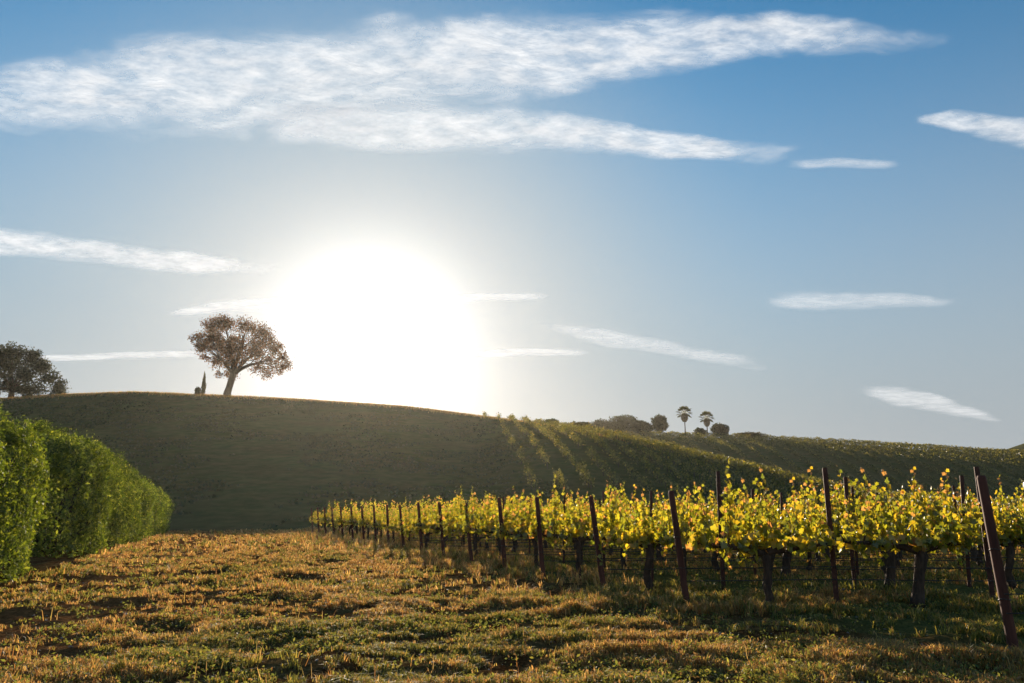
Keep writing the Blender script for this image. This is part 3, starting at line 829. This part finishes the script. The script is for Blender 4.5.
# narrow cypress and shrub left of the oak
def bush(name, label, cat, px, py0, py1, wpx, hi, cols, n_, size, trunk=0, back=0, group=None, taper=0.0, depth=None):
    x, y, z = crest(px, hi, back)
    s = y / F * .995; zb = z
    h = (py1 - py0) * s; w = wpx * s
    root = empty(name, (x, y, zb - .1)); tag(root, label, cat, group)
    mb = MB()
    u = rng.normal(size=(n_, 3)); u /= np.linalg.norm(u, axis=1)[:, None]
    th = np.arctan2(u[:, 1], u[:, 0])
    k = .80 + .95 * (fbm(th * 2.2 + px, u[:, 2] * 4 + px, 3, 3) - .38)
    p = u * (k * rng.random(n_) ** .3)[:, None]
    zz_ = (p[:, 2] + 1) / 2
    sh = np.where(taper > 0, 1 - taper * np.clip(zz_, 0, 1) ** 1.5, 1)
    p = np.stack([p[:, 0] * w / 2 * sh, p[:, 1] * (depth or w) / 2 * sh, trunk + zz_ * (h - trunk)], -1)
    leaves(mb, p, rng.normal(size=(n_, 3)), size * 1.3 * (.6 + .8 * rng.random(n_)), CHIP, mixcol(n_, cols, [1] * len(cols)))
    mb.build('crown', M_TLEAF, root)
    mb = MB()
    add_tube(mb, [(0, 0, -.5), (.05, 0, trunk + (h - trunk) * .4)], [max(.12, w * .05), .08], 8, .2)
    for _ in range(7):
        e = np.array([rng.normal() * w * .2, rng.normal() * w * .2, trunk + (h - trunk) * (.4 + .4 * rng.random())])
        add_tube(mb, curve((0, 0, trunk * .7 + .1), e, 5, .08), np.linspace(.1, .03, 5), 5)
    mb.build('trunk', M_TBARK, root)
    return root
DK = [(.05, .06, .025), (.07, .075, .03), (.035, .045, .02)]
OL = [(.10, .09, .03), (.14, .11, .04), (.07, .07, .03)]
bush('cypress_tree', 'small narrow pointed cypress standing left of the lone oak', 'tree', 202, 371, 396, 5.2, 0, OL, 2600, .16, 0, 1, taper=.7)
bush('round_shrub', 'low squat shrub at the foot of the narrow cypress', 'shrub', 196.5, 386, 396, 6.5, 0, OL, 1200, .17, 0, 1)
G = 'trees and bushes on the skyline of the far hill'
bush('round_tree', 'small round dark tree alone beside the taller palm', 'tree', 659, 412, 433.5, 18, 1, DK, 5200, .42, 1.6, 2, G)
bush('round_bush', 'round dark bush just right of the shorter palm', 'bush', 719, 420, 435, 19, 1, DK, 4200, .42, .6, 2, G)
bush('round_bush', 'little bush at the foot of the shorter palm', 'bush', 699, 425, 435, 13, 1, DK, 2400, .38, .3, 1, G)
bush('low_bush', 'long low bush right of the round dark bush on the skyline', 'bush', 748, 430, 437, 34, 1, OL, 3200, .38, 0, 1, G, depth=4)
bush('broad_bush', 'broad dark bush on the skyline left of the round tree', 'bush', 624, 416, 436, 40, 1, DK, 7000, .45, 0, 3, G)
bush('broad_bush', 'lower sloping bush joined to the broad dark bush on its right', 'bush', 643, 421, 435, 22, 1, DK, 3000, .45, 0, 0, G)
bush('broad_bush', 'low dark bush on the skyline left of the broad dark bush', 'bush', 600, 421, 437, 26, 1, DK, 4000, .45, 0, 6, G)
bush('low_bush', 'flat olive bush peeping over the end of the grassy hill', 'bush', 578, 421, 432, 26, 0, OL, 2600, .25, 0, 4, G)
bush('low_bush', 'tiny dark bush peeping over the crest of the grassy hill', 'bush', 552, 420, 429, 18, 0, DK, 1500, .22, 0, 4, G)

def palm(px, py0, py1, label, wpx):
    x, y, z = crest(px, 1, 2); s = y / F; h = (py1 - py0) * s; w = wpx * s
    root = empty('fan_palm', (x, y, z - .2)); tag(root, label, 'palm tree', 'pair of fan palms on the far skyline')
    mb = MB(); hc = h - w * .42
    add_tube(mb, [(0, 0, -.5), (.05, 0, h * .3), (0, 0, hc)], [.34, .24, .2], 10, .1); mb.build('trunk', M_TBARK, root, smooth=True)
    mb = MB(); n_ = 1500
    zz_ = rng.random(n_); rad = (.25 + .75 * np.sin(zz_ * math.pi * .8 + .3)) * w * .19 * (.6 + .5 * rng.random(n_)); a = rng.random(n_) * 7
    leaves(mb, np.stack([np.cos(a) * rad, np.sin(a) * rad, hc - w * .5 + zz_ * w * .5], -1), rng.normal(size=(n_, 3)) * (1, 1, .3), .45, OVAL, mixcol(n_, [(.10, .075, .04), (.07, .055, .03)], [1, 1]), down=2)
    mb.build('dead_frond_skirt', M_TLEAF, root)
    for q in range(22):
        mb = MB(); a0 = q * 2.4; el = R(-30 + 105 * (q / 21)); d = np.array([math.cos(a0) * math.cos(el), math.sin(a0) * math.cos(el), math.sin(el)])
        ln = w * (.40 + .06 * rng.random())
        c0 = np.array([0, 0, hc]); e = c0 + d * ln * .62
        add_tube(mb, [c0, e], [.05, .04], 4)
        side = np.cross(d, (0, 0, 1.)); side /= np.linalg.norm(side) + 1e-6; upv = np.cross(side, d)
        for g in range(13):
            b = R(-80 + 160 * g / 12); dd = d * math.cos(b) + side * math.sin(b); tipp = e + dd * ln * .62 + (0, 0, -.12 * ln)
            wv = np.cross(dd, upv) * .14
            mb.add([e, e + dd * ln * .3 + wv, tipp, e + dd * ln * .3 - wv], [(0, 1, 2), (0, 2, 3)], (.075, .08, .03))
        mb.build('frond', M_TLEAF, root)
palm(684, 402.5, 434, 'taller of the two fan palms on the far hill', 17)
palm(706, 407.5, 434, 'shorter fan palm with small bushes at its foot', 16)

# ------------------------------------------------------------------ clouds
m, t = mat('cirrus'); n = t.nodes.new; l = t.links.new
def cloud_mat(name, sx, sy, dens, rot=0, amp=1.5, mot=.62, fine=5.0):
    m, t = mat(name); n = t.nodes.new; l = t.links.new
    tc = n('ShaderNodeTexCoord'); mp = n('ShaderNodeMapping'); mp.inputs['Scale'].default_value = (sx, sy, sx); mp.inputs['Rotation'].default_value = (0, 0, rot)
    l(tc.outputs['Object'], mp.inputs[0])
    no = n('ShaderNodeTexNoise'); no.inputs['Scale'].default_value = 1; no.inputs['Detail'].default_value = 9; no.inputs['Roughness'].default_value = .6; no.inputs['Distortion'].default_value = .5
    l(mp.outputs[0], no.inputs['Vector'])
    at = n('ShaderNodeAttribute'); at.attribute_name = 'Col'; sp = n('ShaderNodeSeparateColor'); l(at.outputs['Color'], sp.inputs[0])
    def mth(op, a, b):
        q = n('ShaderNodeMath'); q.operation = op; q.use_clamp = op == 'MULTIPLY_ADD'
        for i, s in enumerate((a, b)):
            if isinstance(s, (int, float)): q.inputs[i].default_value = s
            else: l(s, q.inputs[i])
        return q.outputs[0]
    n2_ = n('ShaderNodeTexNoise'); n2_.inputs['Scale'].default_value = fine; n2_.inputs['Detail'].default_value = 6; n2_.inputs['Roughness'].default_value = .6
    l(mp.outputs[0], n2_.inputs['Vector'])
    mott = n('ShaderNodeMapRange'); mott.inputs['From Min'].default_value = .36; mott.inputs['From Max'].default_value = .62; mott.inputs['To Min'].default_value = mot
    l(n2_.outputs[0], mott.inputs['Value'])
    # alpha = smooth(edge + (noise-.5)*k)
    s1 = mth('ADD', sp.outputs[0], mth('MULTIPLY', mth('SUBTRACT', no.outputs[0], .5), amp))
    mr = n('ShaderNodeMapRange'); mr.interpolation_type = 'SMOOTHSTEP'; mr.inputs['From Min'].default_value = .08; mr.inputs['From Max'].default_value = 1.0; mr.inputs['To Max'].default_value = dens
    l(s1, mr.inputs['Value'])
    al = mth('MULTIPLY', mr.outputs[0], mth('MINIMUM', mth('MULTIPLY', sp.outputs[0], 4.0), 1.0))
    al = mth('MULTIPLY', al, mott.outputs[0])
    d = n('ShaderNodeBsdfDiffuse'); d.inputs[0].default_value = (.9, .9, .9, 1)
    tr = n('ShaderNodeBsdfTranslucent'); tr.inputs[0].default_value = (.50, .56, .66, 1)
    mx = n('ShaderNodeMixShader'); mx.inputs[0].default_value = .8; l(d.outputs[0], mx.inputs[1]); l(tr.outputs[0], mx.inputs[2])
    bp = n('ShaderNodeBump'); bp.inputs['Strength'].default_value = .5; bp.inputs['Distance'].default_value = 60
    l(no.outputs[0], bp.inputs['Height']); l(bp.outputs[0], tr.inputs['Normal'])
    tp = n('ShaderNodeBsdfTransparent')
    m2 = n('ShaderNodeMixShader'); l(al, m2.inputs[0]); l(tp.outputs[0], m2.inputs[1]); l(mx.outputs[0], m2.inputs[2])
    o = n('ShaderNodeOutputMaterial'); l(m2.outputs[0], o.inputs[0])
    return m
def cloud(label, top, bot, mat_, alt=3200, tilt=.55, group='thin high clouds and vapour trails'):
    """a wispy sheet with rippled relief, hung at its altitude, its near edge higher than its far one"""
    top, bot = np.array(top, float), np.array(bot, float)
    x0, x1 = max(top[0, 0], bot[0, 0]), min(top[-1, 0], bot[-1, 0])
    nu, nv = 120, 22
    us = np.linspace(x0, x1, nu); yt, yb = np.interp(us, top[:, 0], top[:, 1]), np.interp(us, bot[:, 0], bot[:, 1])
    mid = (yt + yb) / 2; half = (yb - yt) / 2 * 1.5 + 1.0
    pc = float(mid.mean()); D = alt / tan_el(pc)
    V = []; Ccol = []
    for i_, u in enumerate(us):
        for j in range(nv):
            s = -1 + 2 * j / (nv - 1)
            rx, ry, rz = ray(u, mid[i_] + s * half[i_])
            # sheet through (D, alt): z = alt - tilt*(y-D)
            k = (alt - EYE + tilt * D) / (rz + tilt * ry)
            p = np.array([rx, ry, rz]) * k; p[2] += EYE
            V.append(p)
            eu = min(1, (i_ / (nu - 1)) / .18, (1 - i_ / (nu - 1)) / .18)
            ee = max(0, 1 - s * s) ** 1.2 * (eu ** .8)
            Ccol.append((ee, ee, ee))
    V = np.array(V)
    org = V.mean(0); V -= org
    V[:, 2] += (fbm(V[:, 0] / 500 + 50, V[:, 1] / 500 + 50, 91, 3) - .5) * 60
    f = [(i_ * nv + j, i_ * nv + j + 1, (i_ + 1) * nv + j + 1, (i_ + 1) * nv + j) for i_ in range(nu - 1) for j in range(nv - 1)]
    mb = MB(); mb.add(V, f, Ccol)
    o = mb.build('cloud', mat_, smooth=True); o.location = org
    tag(o, label, 'cloud', group); return o
CM1 = cloud_mat('cirrus_fleece', 1 / 900, 1 / 330, .84, R(-24), 1.8, .42, 3.2)
CM2 = cloud_mat('cirrus_thin', 1 / 1600, 1 / 350, .46, R(-6), 2.2, .6)
CM3 = cloud_mat('vapour_trail', 1 / 2000, 1 / 300, .62, 0, 2.0, .6, 3.0)
cloud('broad fleecy band of cirrus across the top of the sky', [(-140, 98), (0, 73), (100, 52), (200, 42), (300, 36), (400, 25), (500, 21), (600, 20), (700, 17), (800, 18), (880, 27), (985, 37)],
      [(-140, 128), (0, 130), (60, 122), (100, 122), (200, 127), (300, 130), (400, 110), (500, 96), (600, 78), (700, 62), (760, 50), (880, 53), (985, 44)], CM1, 3600)
cloud('narrower fleecy cirrus streak under the broad band, ending above mid sky', [(250, 112), (350, 106), (450, 107), (500, 110), (560, 117), (650, 130), (720, 141), (805, 147)],
      [(250, 130), (300, 140), (400, 147), (500, 149), (600, 150), (700, 157), (760, 162), (805, 157)], CM1, 3300)
cloud('white cloud streak low at the left edge above the oaks', [(-140, 210), (0, 228), (60, 238), (130, 248), (200, 255), (285, 264)], [(-140, 232), (0, 251), (60, 258), (130, 266), (200, 272), (285, 275)], CM1, 3000)
cloud('thin straight vapour trail behind the lone oak', [(20, 357), (120, 353), (240, 350)], [(20, 361), (120, 358), (240, 355)], CM3, 3000)
cloud('tapering bright streak just above the lone oak', [(165, 312), (220, 302), (300, 297)], [(165, 316), (220, 312), (300, 310)], CM3, 3000)
cloud('short thin streak right of the sun glare', [(430, 296), (490, 294), (555, 294)], [(430, 303), (490, 300), (555, 298)], CM3, 3000)
cloud('faint thin streak right of the sun, low above the hill', [(470, 350), (530, 349), (595, 351)], [(470, 356), (530, 355), (595, 355)], CM3, 2800)
cloud('long wispy strand sloping down towards the palms', [(530, 320), (600, 330), (680, 345), (770, 362)], [(530, 326), (600, 343), (680, 356), (770, 373)], CM2, 3000)
cloud('feathery streak right of centre in the pale blue sky', [(765, 292), (830, 294), (900, 295), (965, 299)], [(765, 305), (830, 309), (900, 307), (965, 304)], CM2, 3000)
cloud('bright white wedge cloud low over the far vineyard hill', [(855, 386), (900, 387), (940, 398), (1003, 418)], [(855, 391), (900, 404), (940, 411), (1003, 423)], CM3, 2600)
cloud('white cloud streak cut by the right edge of the sky', [(915, 116), (950, 111), (990, 117), (1060, 126)], [(915, 121), (950, 126), (990, 140), (1060, 152)], CM1, 3300)
cloud('tiny double wisp beneath the long cirrus streak', [(785, 160), (840, 159), (905, 161)], [(785, 167), (840, 167), (905, 167)], CM2, 3200)
